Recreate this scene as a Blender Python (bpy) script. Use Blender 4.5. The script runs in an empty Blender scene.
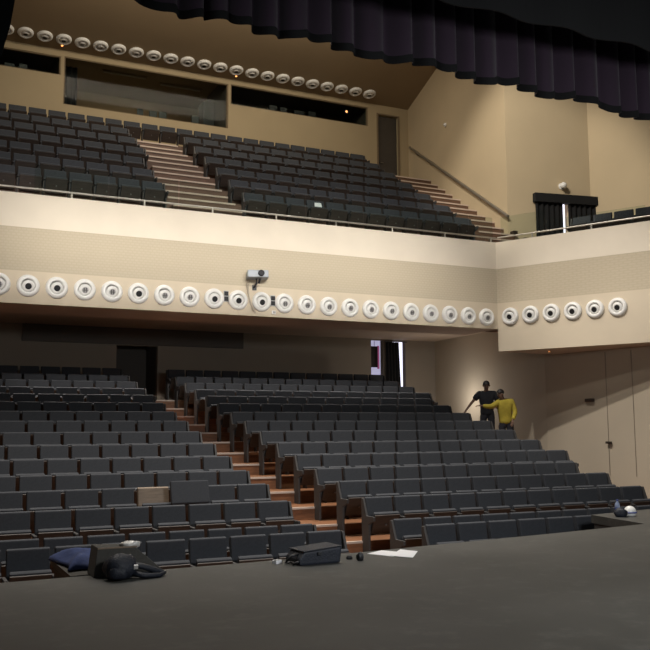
import bpy, bmesh, math, random
from mathutils import Vector, Matrix
random.seed(7)
C = bpy.context.scene.collection
H = 2.28                       # eye height above the stalls floor; heights below are written relative to it
PI = math.pi

# ------------------------------------------------------------------ materials
def mat(name, col, rough=.6, metal=0, noise=0, nscale=8, bump=0, bscale=60, emit=None, spec=.5, alpha=1, stretch=None):
    m = bpy.data.materials.new(name); m.use_nodes = True
    nt = m.node_tree; b = nt.nodes['Principled BSDF']
    b.inputs['Base Color'].default_value = (*col, 1)
    b.inputs['Roughness'].default_value = rough; b.inputs['Metallic'].default_value = metal
    b.inputs['Specular IOR Level'].default_value = spec
    if noise or bump:
        tc = nt.nodes.new('ShaderNodeTexCoord'); mp = nt.nodes.new('ShaderNodeMapping')
        nt.links.new(tc.outputs['Object'], mp.inputs['Vector'])
        if stretch: mp.inputs['Scale'].default_value = stretch
    if noise:
        n = nt.nodes.new('ShaderNodeTexNoise'); n.inputs['Scale'].default_value = nscale; n.inputs['Detail'].default_value = 6
        nt.links.new(mp.outputs['Vector'], n.inputs['Vector'])
        r = nt.nodes.new('ShaderNodeValToRGB')
        r.color_ramp.elements[0].position = .3; r.color_ramp.elements[1].position = .7
        r.color_ramp.elements[0].color = (*[max(0, c * (1 - noise)) for c in col], 1)
        r.color_ramp.elements[1].color = (*[min(1, c * (1 + noise)) for c in col], 1)
        nt.links.new(n.outputs['Fac'], r.inputs['Fac']); nt.links.new(r.outputs['Color'], b.inputs['Base Color'])
    if bump:
        n2 = nt.nodes.new('ShaderNodeTexNoise'); n2.inputs['Scale'].default_value = bscale
        nt.links.new(mp.outputs['Vector'], n2.inputs['Vector'])
        bp = nt.nodes.new('ShaderNodeBump'); bp.inputs['Strength'].default_value = bump; bp.inputs['Distance'].default_value = .02
        nt.links.new(n2.outputs['Fac'], bp.inputs['Height']); nt.links.new(bp.outputs['Normal'], b.inputs['Normal'])
    if emit:
        b.inputs['Emission Color'].default_value = (*emit[0], 1); b.inputs['Emission Strength'].default_value = emit[1]
    if alpha < 1: b.inputs['Alpha'].default_value = alpha
    return m

M = {}
M['fabric'] = mat('seat_fabric', (.043, .046, .053), .85, noise=.12, nscale=40, spec=.35)
M['pan'] = mat('seat_pan_wood', (.036, .024, .018), .55, noise=.3, nscale=6, stretch=(1, 8, 8))
M['wood_board'] = mat('pale_seat_board', (.2, .145, .1), .55, noise=.2, nscale=6, stretch=(1, 8, 8))
M['panel'] = mat('seat_side_panel', (.045, .042, .041), .6)
M['black_plastic'] = mat('black_plastic', (.012, .012, .014), .5)
M['metal'] = mat('brushed_metal', (.55, .53, .5), .35, metal=1)
M['rail_metal'] = mat('rail_metal', (.5, .47, .42), .4, metal=.9)
M['step_wood'] = mat('step_wood', (.2, .085, .036), .5, noise=.25, nscale=4, stretch=(1, 6, 6))
M['bal_step_wood'] = mat('balcony_step_wood', (.14, .078, .05), .5, noise=.25, nscale=4, stretch=(1, 6, 6))
M['nosing'] = mat('pale_nosing', (.56, .47, .4), .5)
M['nosing_b'] = mat('balcony_pale_nosing', (.58, .46, .37), .5)
M['cream'] = mat('cream_plaster', (.74, .66, .54), .8, noise=.03, nscale=1.5)
M['beige'] = mat('beige_plaster', (.63, .54, .41), .8, noise=.03, nscale=1.5)
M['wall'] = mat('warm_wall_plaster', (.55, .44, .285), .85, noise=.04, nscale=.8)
M['wall_shaded'] = mat('shaded_wall_plaster', (.40, .315, .19), .85, noise=.04, nscale=.8)  # same paint as the warm wall, its dimmer light put into the colour
M['side_wall'] = mat('stalls_wall_plaster', (.5, .43, .33), .8, noise=.05, nscale=.7)
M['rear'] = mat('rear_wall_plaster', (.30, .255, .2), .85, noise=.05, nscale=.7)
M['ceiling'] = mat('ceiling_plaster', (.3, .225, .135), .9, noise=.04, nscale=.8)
M['soffit'] = mat('soffit_plaster', (.6, .47, .36), .85, noise=.05, nscale=.8)
M['dark_rear'] = mat('dark_panel', (.1, .085, .07), .7)
M['white'] = mat('white_enamel', (.82, .81, .78), .35)
M['nozzle'] = mat('grey_nozzle', (.42, .41, .4), .4)
M['throat'] = mat('black_throat', (.006, .006, .007), .6)
M['vane'] = mat('grey_vane', (.1, .095, .092), .5)
M['black_cloth'] = mat('black_cloth', (.006, .006, .0065), .95, bump=.2)
M['door_dark'] = mat('dark_door', (.06, .05, .04), .6, noise=.1, nscale=3)
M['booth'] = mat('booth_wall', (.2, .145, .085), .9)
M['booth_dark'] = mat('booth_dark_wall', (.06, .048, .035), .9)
M['equip'] = mat('dark_equipment', (.012, .011, .011), .5)
M['lamp_off'] = mat('unlit_tube', (.4, .34, .25), .5)
M['glow'] = mat('orange_glow', (1, .5, .15), .5, emit=((1, .36, .1), 3))
M['white_glow'] = mat('white_glow', (1, 1, 1), .5, emit=((1, .93, .85), 2.2))
M['day'] = mat('daylit_white', (.8, .8, .85), .5, emit=((.82, .82, 1), 1.5))
M['day_dim'] = mat('daylit_lavender', (.7, .7, .85), .5, emit=((.56, .55, .8), .55))
M['pink'] = mat('pink_print', (.55, .12, .3), .5, emit=((.6, .15, .35), .25))
M['blue_cloth'] = mat('blue_cloth', (.028, .047, .14), .9, noise=.2, nscale=8, bump=.3, bscale=20)
M['navy'] = mat('navy_nylon', (.008, .011, .02), .6, noise=.2, nscale=20, bump=.3)
M['paper'] = mat('white_paper', (.88, .87, .88), .6)
M['skin'] = mat('skin', (.17, .095, .065), .65)
M['hair'] = mat('dark_hair', (.012, .009, .008), .6)
M['tshirt'] = mat('black_tshirt', (.011, .012, .017), .9)
M['jeans'] = mat('dark_trousers', (.012, .012, .018), .9)
M['yellow'] = mat('yellow_jumper', (.38, .3, .035), .9, noise=.12, nscale=10)
M['shoe'] = mat('dark_shoe', (.02, .018, .016), .6)
M['eye'] = mat('eye_white', (.14, .12, .11), .3)
M['plinth'] = mat('stage_fascia', (.03, .028, .026), .8)
M['carpet'] = mat('grey_carpet', (.07, .066, .058), .95, noise=.15, nscale=30)
M['proj'] = mat('grey_projector', (.3, .33, .37), .45)
M['lens'] = mat('dark_lens', (.006, .006, .01), .5, spec=.2)
M['cable'] = mat('pale_cable', (.42, .36, .28), .6)
M['bottle'] = mat('clear_bottle', (.35, .42, .6), .15, alpha=.7)
M['cap'] = mat('blue_cap', (.05, .07, .25), .4)
M['sconce'] = mat('dark_sconce', (.03, .02, .015), .6)

# velvet for the house curtain
m = mat('purple_velvet', (.034, .018, .034), .9); M['velvet'] = m
b = m.node_tree.nodes['Principled BSDF']; b.inputs['Sheen Weight'].default_value = .25
# glass
m = bpy.data.materials.new('glass'); m.use_nodes = True; M['glass'] = m
nt = m.node_tree; nt.nodes.clear()
o = nt.nodes.new('ShaderNodeOutputMaterial'); mx = nt.nodes.new('ShaderNodeMixShader'); tr = nt.nodes.new('ShaderNodeBsdfTransparent'); gl = nt.nodes.new('ShaderNodeBsdfGlossy')
fr = nt.nodes.new('ShaderNodeFresnel'); fr.inputs['IOR'].default_value = 1.45
tr.inputs['Color'].default_value = (.9, .94, .92, 1); gl.inputs['Roughness'].default_value = .05
mu = nt.nodes.new('ShaderNodeMath'); mu.operation = 'MULTIPLY'; mu.inputs[1].default_value = .35; nt.links.new(fr.outputs[0], mu.inputs[0]); nt.links.new(mu.outputs[0], mx.inputs[0]); nt.links.new(tr.outputs[0], mx.inputs[1]); nt.links.new(gl.outputs[0], mx.inputs[2]); nt.links.new(mx.outputs[0], o.inputs[0])

m = m.copy(); m.name = 'window_glass'; M['window_glass'] = m
for q in m.node_tree.nodes:
    if q.type == 'MATH': q.inputs[1].default_value = .1
# stage floor: worn dark paint, scuffed
m = mat('stage_paint', (.06, .059, .053), .55); M['stage'] = m
nt = m.node_tree; b = nt.nodes['Principled BSDF']
tc = nt.nodes.new('ShaderNodeTexCoord')
n1 = nt.nodes.new('ShaderNodeTexNoise'); n1.inputs['Scale'].default_value = .9; n1.inputs['Detail'].default_value = 8
n2 = nt.nodes.new('ShaderNodeTexNoise'); n2.inputs['Scale'].default_value = 4.5; n2.inputs['Detail'].default_value = 10; n2.inputs['Roughness'].default_value = .7
nt.links.new(tc.outputs['Object'], n1.inputs['Vector']); nt.links.new(tc.outputs['Object'], n2.inputs['Vector'])
r1 = nt.nodes.new('ShaderNodeValToRGB'); r1.color_ramp.elements[0].position = .3; r1.color_ramp.elements[1].position = .75
r1.color_ramp.elements[0].color = (.041, .042, .038, 1); r1.color_ramp.elements[1].color = (.067, .066, .06, 1)
r2 = nt.nodes.new('ShaderNodeValToRGB'); r2.color_ramp.elements[0].position = .52; r2.color_ramp.elements[1].position = .72
r2.color_ramp.elements[0].color = (0, 0, 0, 1); r2.color_ramp.elements[1].color = (.5, .5, .5, 1)
mix = nt.nodes.new('ShaderNodeMix'); mix.data_type = 'RGBA'
nt.links.new(n1.outputs['Fac'], r1.inputs['Fac']); nt.links.new(n2.outputs['Fac'], r2.inputs['Fac'])
nt.links.new(r2.outputs['Color'], mix.inputs[0]); nt.links.new(r1.outputs['Color'], mix.inputs[6]); mix.inputs[7].default_value = (.12, .12, .11, 1)
nt.links.new(mix.outputs[2], b.inputs['Base Color'])

# perforated acoustic band: rows of small dimples
m = mat('perforated_band', (.55, .465, .325), .85); M['tan'] = m
nt = m.node_tree; b = nt.nodes['Principled BSDF']
tc = nt.nodes.new('ShaderNodeTexCoord'); br = nt.nodes.new('ShaderNodeTexBrick')
mp = nt.nodes.new('ShaderNodeMapping'); mp.inputs['Rotation'].default_value = (PI / 2, 0, 0)
nt.links.new(tc.outputs['Object'], mp.inputs['Vector']); nt.links.new(mp.outputs['Vector'], br.inputs['Vector'])
br.inputs['Color1'].default_value = (.52, .447, .33, 1); br.inputs['Color2'].default_value = (.53, .455, .336, 1); br.inputs['Mortar'].default_value = (.495, .424, .31, 1)
br.inputs['Scale'].default_value = 1; br.inputs['Brick Width'].default_value = .1; br.inputs['Row Height'].default_value = .06; br.inputs['Mortar Size'].default_value = .012
nt.links.new(br.outputs['Color'], b.inputs['Base Color'])

# ------------------------------------------------------------------ mesh helpers
def box(bm, x0, x1, y0, y1, z0, z1, bev=0, mtx=None):
    mm = Matrix.Translation(((x0 + x1) / 2, (y0 + y1) / 2, (z0 + z1) / 2)) @ Matrix.Diagonal((x1 - x0, y1 - y0, z1 - z0, 1))
    if mtx: mm = mtx @ mm
    g = bmesh.ops.create_cube(bm, size=1, matrix=mm)
    if bev:
        es = list({e for v in g['verts'] for e in v.link_edges})
        bmesh.ops.bevel(bm, geom=es, offset=bev, segments=2, affect='EDGES', profile=.6)
def prism(bm, pts, axis, a0, a1, bev=0):
    """polygon pts in the plane normal to axis, extruded a0..a1"""
    def P(p, a):
        return (a, p[0], p[1]) if axis == 'x' else (p[0], a, p[1]) if axis == 'y' else (p[0], p[1], a)
    A = [bm.verts.new(P(p, a0)) for p in pts]; B = [bm.verts.new(P(p, a1)) for p in pts]
    n = len(pts); fs = [bm.faces.new(A), bm.faces.new(B[::-1])]
    for i in range(n): fs.append(bm.faces.new((A[i], B[i], B[(i + 1) % n], A[(i + 1) % n])))
    bmesh.ops.recalc_face_normals(bm, faces=fs)
    if bev:
        bmesh.ops.bevel(bm, geom=list({e for f in fs for e in f.edges}), offset=bev, segments=2, affect='EDGES', profile=.6)
def tube(bm, pts, r, n=10, cap=True):
    pts = [Vector(p) for p in pts]; rings = []
    for i, p in enumerate(pts):
        t = (pts[min(i + 1, len(pts) - 1)] - pts[max(i - 1, 0)]).normalized()
        u = t.cross(Vector((0, 0, 1)))
        if u.length < .01: u = t.cross(Vector((1, 0, 0)))
        u.normalize(); w = t.cross(u); rr = r[i] if isinstance(r, (list, tuple)) else r
        rings.append([bm.verts.new(p + (u * math.cos(2 * PI * k / n) + w * math.sin(2 * PI * k / n)) * rr) for k in range(n)])
    for a, b_ in zip(rings, rings[1:]):
        for k in range(n): bm.faces.new((a[k], a[(k + 1) % n], b_[(k + 1) % n], b_[k]))
    if cap: bm.faces.new(rings[0][::-1]); bm.faces.new(rings[-1])
def lathe(bm, prof, n=24, mtx=None):
    """prof (r, h): revolve about local z"""
    mtx = mtx or Matrix(); rings = []
    for r, h in prof:
        rings.append([bm.verts.new(mtx @ Vector((r * math.cos(2 * PI * k / n), r * math.sin(2 * PI * k / n), h))) for k in range(n)])
    fs = []
    for a, b_ in zip(rings, rings[1:]):
        for k in range(n): fs.append(bm.faces.new((a[k], a[(k + 1) % n], b_[(k + 1) % n], b_[k])))
    fs.append(bm.faces.new(rings[-1])); fs.append(bm.faces.new(rings[0][::-1]))
    bmesh.ops.recalc_face_normals(bm, faces=fs)
def obj(name, bm, m, parent=None, smooth=False, loc=None):
    me = bpy.data.meshes.new(name)
    bm.normal_update(); bm.to_mesh(me); bm.free()
    if m: me.materials.append(m)
    if smooth:
        for p in me.polygons: p.use_smooth = True
    o = bpy.data.objects.new(name, me); C.objects.link(o)
    if parent: o.parent = parent
    if loc: o.location = loc
    return o
def B(): return bmesh.new()
def mk(name, m, parent, fn, *a, smooth=False, **k):
    bm = B(); fn(bm, *a, **k); return obj(name, bm, m, parent, smooth)
def thing(name, label, cat, loc=(0, 0, 0), rz=0, group=None):
    o = bpy.data.objects.new(name, None); C.objects.link(o); o.empty_display_size = .1
    o.location = loc; o.rotation_euler = (0, 0, rz); o['label'] = label; o['category'] = cat
    if group: o['group'] = group
    return o
def tag(o, label, cat, group=None, kind=None):
    o['label'] = label; o['category'] = cat
    if group: o['group'] = group
    if kind: o['kind'] = kind
    return o
def struct(name, bm, m, parent=None, label=None, cat=None):
    o = obj(name, bm, m, parent)
    if not parent:
        o['kind'] = 'structure'
        o['label'] = label or name.replace('_', ' '); o['category'] = cat or name.split('_')[0]
    return o
def dup(root, label=None):
    r = root.copy(); C.objects.link(r)
    if label: r['label'] = label
    for ch in root.children:
        c = ch.copy(); C.objects.link(c); c.parent = r
        for g in ch.children:
            d = g.copy(); C.objects.link(d); d.parent = c
    return r
def vquad(bm, p, q, z0, z1, th=.12, side=1):
    """upright wall slab from p to q, thickness pushed to one side"""
    p, q = Vector(p), Vector(q); d = (q - p).normalized(); nrm = Vector((d.y, -d.x)) * th * side
    prism(bm, [p[:], q[:], (q + nrm)[:], (p + nrm)[:]], 'z', z0, z1)

ORD = ['first', 'second', 'third', 'fourth', 'fifth', 'sixth', 'seventh', 'eighth', 'ninth', 'tenth', 'eleventh', 'twelfth', 'thirteenth',
       'fourteenth', 'fifteenth', 'sixteenth', 'seventeenth', 'eighteenth', 'nineteenth', 'twentieth', 'twenty-first', 'twenty-second', 'twenty-third', 'twenty-fourth', 'twenty-fifth', 'twenty-sixth', 'twenty-seventh']

# ------------------------------------------------------------------ layout numbers
ROW_Y = lambda i: 12.947 + .926 * i
TOP = {-2: -1.37, -1: -1.37, 0: -1.088, 1: -.874, 2: -.69, 3: -.466, 4: -.244, 5: -.011, 6: .215, 7: .43, 8: .655, 9: .87, 10: 1.07, 11: 1.29, 12: 1.51, 13: 1.76}
SH = .92
FL = {i: (TOP[i] - SH + H if i >= 0 else 0.) for i in TOP}
AX0, AX1 = 5.55, 6.86          # stalls aisle
BROW = lambda j: 20.15 + 1.04 * j
BFL = lambda j: 4.94 + .606 * j + H
BT = 5.0 + H                   # top of the balcony front
S2 = Vector((.465, -.885)); N2 = Vector((.885, .465))       # side balcony front: along / outward
CORN = Vector((14.27, 19.2))
SWP = Vector((18.4, 20.0))     # a point of the side wall
STAGE = H - 1.29

# ------------------------------------------------------------------ setting: stalls floor
def side_x(y): return SWP.x + (SWP.y - y) * .465 / .885
bm = B()
box(bm, -7, 23, 7.8, ROW_Y(-1) + .02, -.3, 0); box(bm, 14.75, 23, ROW_Y(-1) + .02, 26.3, -.3, 0)
for i in range(0, 14):
    y0 = ROW_Y(i - 1) + .02; y1 = 26.3 if i == 13 else ROW_Y(i) + .02
    box(bm, -7, 12.95 if i < 3 else 13.5 if i < 6 else 14.95, y0, y1, -.3, FL[i])
floor = struct('floor', bm, M['step_wood'], label='stepped wooden floor of the stalls', cat='floor')
for i in range(0, 14):
    y0 = ROW_Y(i - 1) + .02
    mk('step_nosing', M['nosing'], floor, box, AX0, AX1, y0 - .012, y0 + .05, FL[i] - .028, FL[i] + .006)

# ------------------------------------------------------------------ setting: stage
edge = [(-4, 8.1), (.83, 8.25), (2.17, 8.33), (3.2, 8.38), (4.5, 8.52), (5.57, 8.68), (7.42, 8.93), (9.2, 9.22), (9.46, 10.55), (10.96, 10.85), (21, 11.4)]
bm = B(); prism(bm, edge + [(21, -5), (-4, -5)], 'z', STAGE - .12, STAGE)
struct('stage_floor', bm, M['stage'], label='worn dark grey painted stage floor', cat='stage')
bm = B()
fe = [(x, y - .06) for x, y in edge]
prism(bm, fe + [(21, 7.6), (-4, 7.6)], 'z', 0, STAGE - .125)
struct('stage_front', bm, M['plinth'], label='dark fascia under the stage edge', cat='stage')
# small platform jutting from the stage edge
t = thing('stage_platform', 'dark stage-level platform jutting out under the blue cloth', 'platform', (0, 0, 0))
mk('platform_top', M['carpet'], t, box, 1.45, 2.2, 8.36, 9.5, STAGE - .04, STAGE - .002)
mk('skirt', M['plinth'], t, box, 1.47, 2.18, 8.36, 9.48, 0, STAGE - .041)
mk('edge_trim', M['carpet'], t, box, 1.435, 1.45, 8.34, 9.5, STAGE - .05, STAGE + .002)

# ------------------------------------------------------------------ setting: balcony
fx0 = -4
def front_band(bm, z0, z1, off=0, side_z0=None):
    """one band of the balcony front: the straight run and the splayed side run"""
    box(bm, fx0, CORN.x - off * .2, 19.2 - off, 19.42, z0, z1)
    p = CORN + N2 * -off; q = CORN + S2 * 9 - N2 * off
    zz = side_z0 if side_z0 is not None else z0
    prism(bm, [p[:], q[:], (q + N2 * (.22 + off))[:], (p + N2 * (.22 + off))[:]], 'z', zz, z1)
bm = B(); front_band(bm, 4.27 + H, 5.0 + H, .003)
bf = struct('balcony_front', bm, M['cream'], label='cream balcony front running along the hall and round the corner', cat='balcony')
bm = B(); front_band(bm, 3.34 + H, 4.27 + H); obj('perforated_band', bm, M['tan'], bf)
bm = B(); front_band(bm, 2.65 + H, 3.34 + H, .003, 2.05 + H); obj('lower_band', bm, M['beige'], bf)
# soffit under the balcony
bm = B()
box(bm, fx0, CORN.x + .1, 19.43, 20.9, 2.66 + H, 2.78 + H)
box(bm, fx0, 18.2, 20.9, 26.3, 3.05 + H, 3.15 + H)
box(bm, fx0, 18.2, 20.85, 20.9, 2.78 + H, 3.15 + H)
p = CORN + N2 * .23; q = p + S2 * 9
prism(bm, [p[:], q[:], (q + N2 * 4.6)[:], (p + N2 * 3.2 + S2 * 1.2)[:]], 'z', 2.06 + H, 2.16 + H)
p2 = p + N2 * 3.2 + S2 * 1.2; prism(bm, [(p.x, p.y), (p2.x, p2.y), (p2.x, p2.y + .05), (p.x, p.y + .05)], 'z', 2.17 + H, 3.1 + H)
struct('ceiling_under_balcony', bm, M['soffit'], label='brown soffit under the balcony', cat='ceiling')
# balcony floor: one terrace per row
bm = B()
for j in range(7):
    y0 = 19.43 if j == 0 else BROW(j - 1) + .06; y1 = 27.2 if j == 6 else BROW(j) + .06
    box(bm, fx0, 16.6 if y0 > 20.4 else 15.7, y0, y1, BFL(0) - .6, BFL(j))
struct('floor_balcony', bm, M['bal_step_wood'], label='stepped balcony floor', cat='floor')
bm = B()
p = CORN + N2 * .24; q = p + S2 * 9
prism(bm, [p[:], q[:], (q + N2 * 3.5)[:], (18.4, 20.0), (15.75, 20.48), (15.2, 19.6)], 'z', 4.3 + H, 4.68 + H)
struct('floor_side_balcony', bm, M['dark_rear'], label='side balcony floor', cat='floor')
def stairs(name, label, x0, x1, j0, j1, ends=False):
    t = thing(name, label, 'stairs')
    for j in range(j0, j1 + 1):
        y = BROW(j - 1) + .06; zt = BFL(j); zm = (BFL(j) + BFL(j - 1)) / 2
        a, b_ = (x0, x1) if not callable(x0) else (x0(j), x1(j))
        mk('step', M['bal_step_wood'], t, box, a, b_, y - .5, y - .002, BFL(j - 1) + .001, zm)
        for yy, z_ in ((y - .5, zm), (y, zt)):
            mk('nosing', M['nosing_b'], t, box, a, b_, yy - .02, yy + .09, z_ - .035, z_ + .006)
            if ends: mk('end_block', M['pan'], t, box, b_ - .12, b_ + .02, yy + .05, yy + .22, z_ + .007, z_ + .14)
    return t
stairs('aisle_stairs', 'pale edged aisle stairs splitting the balcony seating', lambda j: 5.5 if j < 4 else 5.78, lambda j: 7.2, 1, 6)
stairs('wall_stairs', 'balcony stairs climbing along the wall under the handrail', lambda j: 14.45, lambda j: 15.72 + .11 * j, 1, 6, True)

# walls
def holed(bm, x0, x1, z0, z1, y0, y1, holes):
    xs = sorted({x0, x1, *[h[0] for h in holes], *[h[1] for h in holes]}); zs = sorted({z0, z1, *[h[2] for h in holes], *[h[3] for h in holes]})
    for a, b_ in zip(xs, xs[1:]):
        for c, d in zip(zs, zs[1:]):
            if any(h[0] <= a + 1e-4 and h[1] >= b_ - 1e-4 and h[2] <= c + 1e-4 and h[3] >= d - 1e-4 for h in holes): continue
            box(bm, a, b_, y0, y1, c, d)
    bmesh.ops.remove_doubles(bm, verts=bm.verts[:], dist=1e-4)
W1 = (0.2, 3.96, 10.93 + H, 11.53 + H); W2 = (4.06, 9.42, 10.02 + H, 11.56 + H); W3 = (9.5, 14.74, 10.88 + H, 11.58 + H); DR = (15.14, 15.98, 8.62 + H, 11.38 + H)
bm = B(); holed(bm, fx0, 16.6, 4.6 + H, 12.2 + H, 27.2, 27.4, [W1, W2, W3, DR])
struct('wall_back', bm, M['wall_shaded'], label='warm upper back wall with control room openings', cat='wall')
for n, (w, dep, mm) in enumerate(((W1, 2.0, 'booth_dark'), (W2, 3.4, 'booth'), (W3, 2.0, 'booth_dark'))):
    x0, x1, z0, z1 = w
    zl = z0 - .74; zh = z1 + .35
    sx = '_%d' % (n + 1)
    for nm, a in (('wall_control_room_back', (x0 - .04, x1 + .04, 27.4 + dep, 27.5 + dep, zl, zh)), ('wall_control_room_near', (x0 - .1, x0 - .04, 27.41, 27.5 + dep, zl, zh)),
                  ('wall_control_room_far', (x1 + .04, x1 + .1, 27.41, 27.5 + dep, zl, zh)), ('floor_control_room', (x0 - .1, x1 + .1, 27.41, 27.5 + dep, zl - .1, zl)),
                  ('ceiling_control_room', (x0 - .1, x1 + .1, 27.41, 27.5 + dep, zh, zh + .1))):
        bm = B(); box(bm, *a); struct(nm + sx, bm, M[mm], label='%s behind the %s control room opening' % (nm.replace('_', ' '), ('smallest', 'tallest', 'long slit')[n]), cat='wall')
    bm = B(); box(bm, x0, x1, 27.27, 27.29, z0, z1)
    w_ = struct('window_%d' % (n + 1), bm, M['window_glass'], label='window pane of the %s control room opening' % ('smallest', 'tallest', 'long slit')[n], cat='window')
    bm = B()
    for a in (x0, x1 - .04): box(bm, a, a + .04, 27.23, 27.33, z0, z1)
    for c in (z0, z1 - .03): box(bm, x0 + .04, x1 - .04, 27.23, 27.33, c, c + .03)
    obj('window_frame', bm, M['booth'], w_)
bm = B(); box(bm, DR[0] + .02, DR[1] - .02, 27.3, 27.36, DR[2], DR[3] - .02)
d_ = struct('door_1', bm, M['door_dark'], label='dark door at the top of the balcony', cat='door')
bm = B()
box(bm, DR[0] - .05, DR[0], 27.17, 27.22, DR[2], DR[3] + .05); box(bm, DR[1], DR[1] + .05, 27.17, 27.22, DR[2], DR[3] + .05); box(bm, DR[0], DR[1], 27.17, 27.22, DR[3], DR[3] + .05)
obj('door_frame', bm, M['booth'], d_)
bm = B(); tube(bm, [(DR[0] + .12, 27.25, DR[2] + 1.0), (DR[0] + .24, 27.25, DR[2] + 1.0)], .012); obj('door_handle', bm, M['metal'], d_)
bm = B(); vquad(bm, (15.7, 20.5), (16.42, 27.3), 4.6 + H, 15 + H, .2, 1); struct('wall_right', bm, M['wall'], label='warm side wall beside the balcony stairs', cat='wall')
DC = Vector((.983, -.18)); P0 = Vector((15.7, 20.5))
dA, dB = .86, 2.88            # curtained doorway along that wall
bm = B()
vquad(bm, P0[:], (P0 + DC * (1.66))[:], 4.3 + H, 15.5 + H, .2, -1)
vquad(bm, (P0 + DC * 1.98)[:], (P0 + DC * 2.95)[:], 4.3 + H, 15.5 + H, .2, -1)
vquad(bm, (P0 + DC * 1.66)[:], (P0 + DC * 1.98)[:], 6.75 + H, 15.5 + H, .2, -1)
struct('wall_recess', bm, M['wall'], label='wall with the curtained doorway', cat='wall')
bm = B(); p = P0 + DC * 1.3 + Vector((.18, .983)) * .7; vquad(bm, p[:], (p + DC * 2.2)[:], 4.3 + H, 7 + H, .05, -1); struct('door_2', bm, M['day'], label='daylit space behind the curtained doorway', cat='door')
bm = B()
vquad(bm, SWP[:], (SWP + S2 * 12)[:], 4.3 + H, 15.5 + H, .2, -1)
struct('wall_side_upper', bm, M['wall'], label='warm side wall above the side balcony', cat='wall')
LW0 = Vector((16.29, 19.79)); LW1 = Vector((16.85, 16.45)); LD = (LW1 - LW0).normalized()
bm = B(); vquad(bm, LW0[:], (LW0 + LD * 11)[:], -.3, 2.2 + H, .2, -1)
struct('wall_side', bm, M['side_wall'], label='plain side wall of the stalls under the side balcony', cat='wall')
bm = B()
for q_, a, b_ in ((2.05, -1.2, 2.0), (2.85, -1.2, 2.0)):
    p_ = LW0 + LD * q_ - Vector((.012, 0))
    box(bm, p_.x - .006, p_.x + .006, p_.y - .008, p_.y + .008, a + H, b_ + H)
struct('trim_1', bm, M['rear'], label='thin vertical panel joints in the side wall', cat='trim')
bm = B(); vquad(bm, (16.75, 26.3), (LW0 + Vector((.02, .02)))[:], -.3, 3.1 + H, .2, -1); struct('wall_rear_side', bm, M['side_wall'], label='pale wall piece behind the two people', cat='wall')
# rear stalls wall: control window band, vestibule, two daylit doorways
RW = 26.2
D3 = (14.21, 14.68, FL[13], 3.02 + H); D4 = (15.05, 15.55, FL[13], 3.02 + H)
VB = (5.66, 6.9, FL[13], 2.53 + H); RWIN = (2.98, 9.6, 2.55 + H, 3.0 + H)
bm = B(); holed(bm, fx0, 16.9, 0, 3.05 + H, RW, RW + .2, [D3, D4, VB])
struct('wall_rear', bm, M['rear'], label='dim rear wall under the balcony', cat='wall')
bm = B(); box(bm, VB[0] - .2, VB[1] + .2, RW + 1.4, RW + 1.5, 0, 3.1 + H); box(bm, VB[0] - .1, VB[0], RW + .2, RW + 1.4, 0, 3.1 + H); box(bm, VB[1], VB[1] + .1, RW + .2, RW + 1.4, 0, 3.1 + H)
box(bm, VB[0], VB[1], RW + .2, RW + 1.4, FL[13] - .1, FL[13])
struct('wall_vestibule', bm, M['dark_rear'], label='dark vestibule at the end of the aisle', cat='wall')
bm = B(); box(bm, RWIN[0], RWIN[1], RW - .12, RW - .005, RWIN[2], 3.04 + H)
struct('trim_2', bm, M['dark_rear'], label='dark band along the top of the rear wall', cat='trim')
bm = B(); box(bm, 13.9, 15.55, RW + 1.6, RW + 1.65, FL[13] - .2, 3.3 + H)
struct('wall_corridor_dim', bm, M['day_dim'], label='lavender corridor wall beyond the first rear doorway', cat='wall')
bm = B(); box(bm, 15.56, 17.6, RW + 1.6, RW + 1.65, FL[13] - .2, 3.3 + H)
struct('wall_corridor', bm, M['day'], label='bright corridor wall beyond the rear doorways', cat='wall')
bm = B(); box(bm, 14.0, 16.9, RW + .2, RW + 1.6, FL[13] - .1, FL[13] - .01); struct('floor_corridor', bm, M['rear'], label='corridor floor', cat='floor')
# ceiling
CZ = lambda y: 11.75 + .27 * (27.2 - y) + H
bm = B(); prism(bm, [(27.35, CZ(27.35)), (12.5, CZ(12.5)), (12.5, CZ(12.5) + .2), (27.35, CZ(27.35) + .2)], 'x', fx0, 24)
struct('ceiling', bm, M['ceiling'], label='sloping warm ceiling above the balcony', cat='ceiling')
bm = B(); box(bm, fx0 - .2, fx0, 8, 27.4, -.3, 16.5 + H); struct('wall_left', bm, M['side_wall'], label='far side wall outside the picture', cat='wall')

# ------------------------------------------------------------------ railing
rl = thing('balcony_railing', 'low metal rail with glass panels along the cream balcony front', 'railing')
ry = 19.32
def rail_pts(z): return [(fx0, ry, z), (CORN.x + .1, ry, z)], [(*(CORN + N2 * .12)[:], z), (*(CORN + N2 * .12 + S2 * 8)[:], z)]
a_, b2 = rail_pts(BT + .15)
mk('rail', M['rail_metal'], rl, tube, a_, .021); mk('rail', M['rail_metal'], rl, tube, b2, .021)
px_ = [3.13 + 1.6 * k for k in range(-1, 7)] + [14.2]
for x in px_: mk('post', M['rail_metal'], rl, tube, [(x, ry, BT - .005), (x, ry, BT + .15)], .022)
for k in range(1, 6):
    p = CORN + N2 * .12 + S2 * (1.0 + 1.6 * (k - 1)); mk('post', M['rail_metal'], rl, tube, [(p.x, p.y, BT - .005), (p.x, p.y, BT + .15)], .022)
for k in range(-1, 6):
    x0 = 3.93 + 1.6 * k; mk('glass_panel', M['glass'], rl, box, x0 + .02, x0 + 1.58, ry + .05, ry + .062, BT + .02, BT + .72)
mk('glass_panel', M['glass'], rl, box, 13.55, 14.3, ry + .05, ry + .062, BT + .02, BT + .72)
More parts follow.
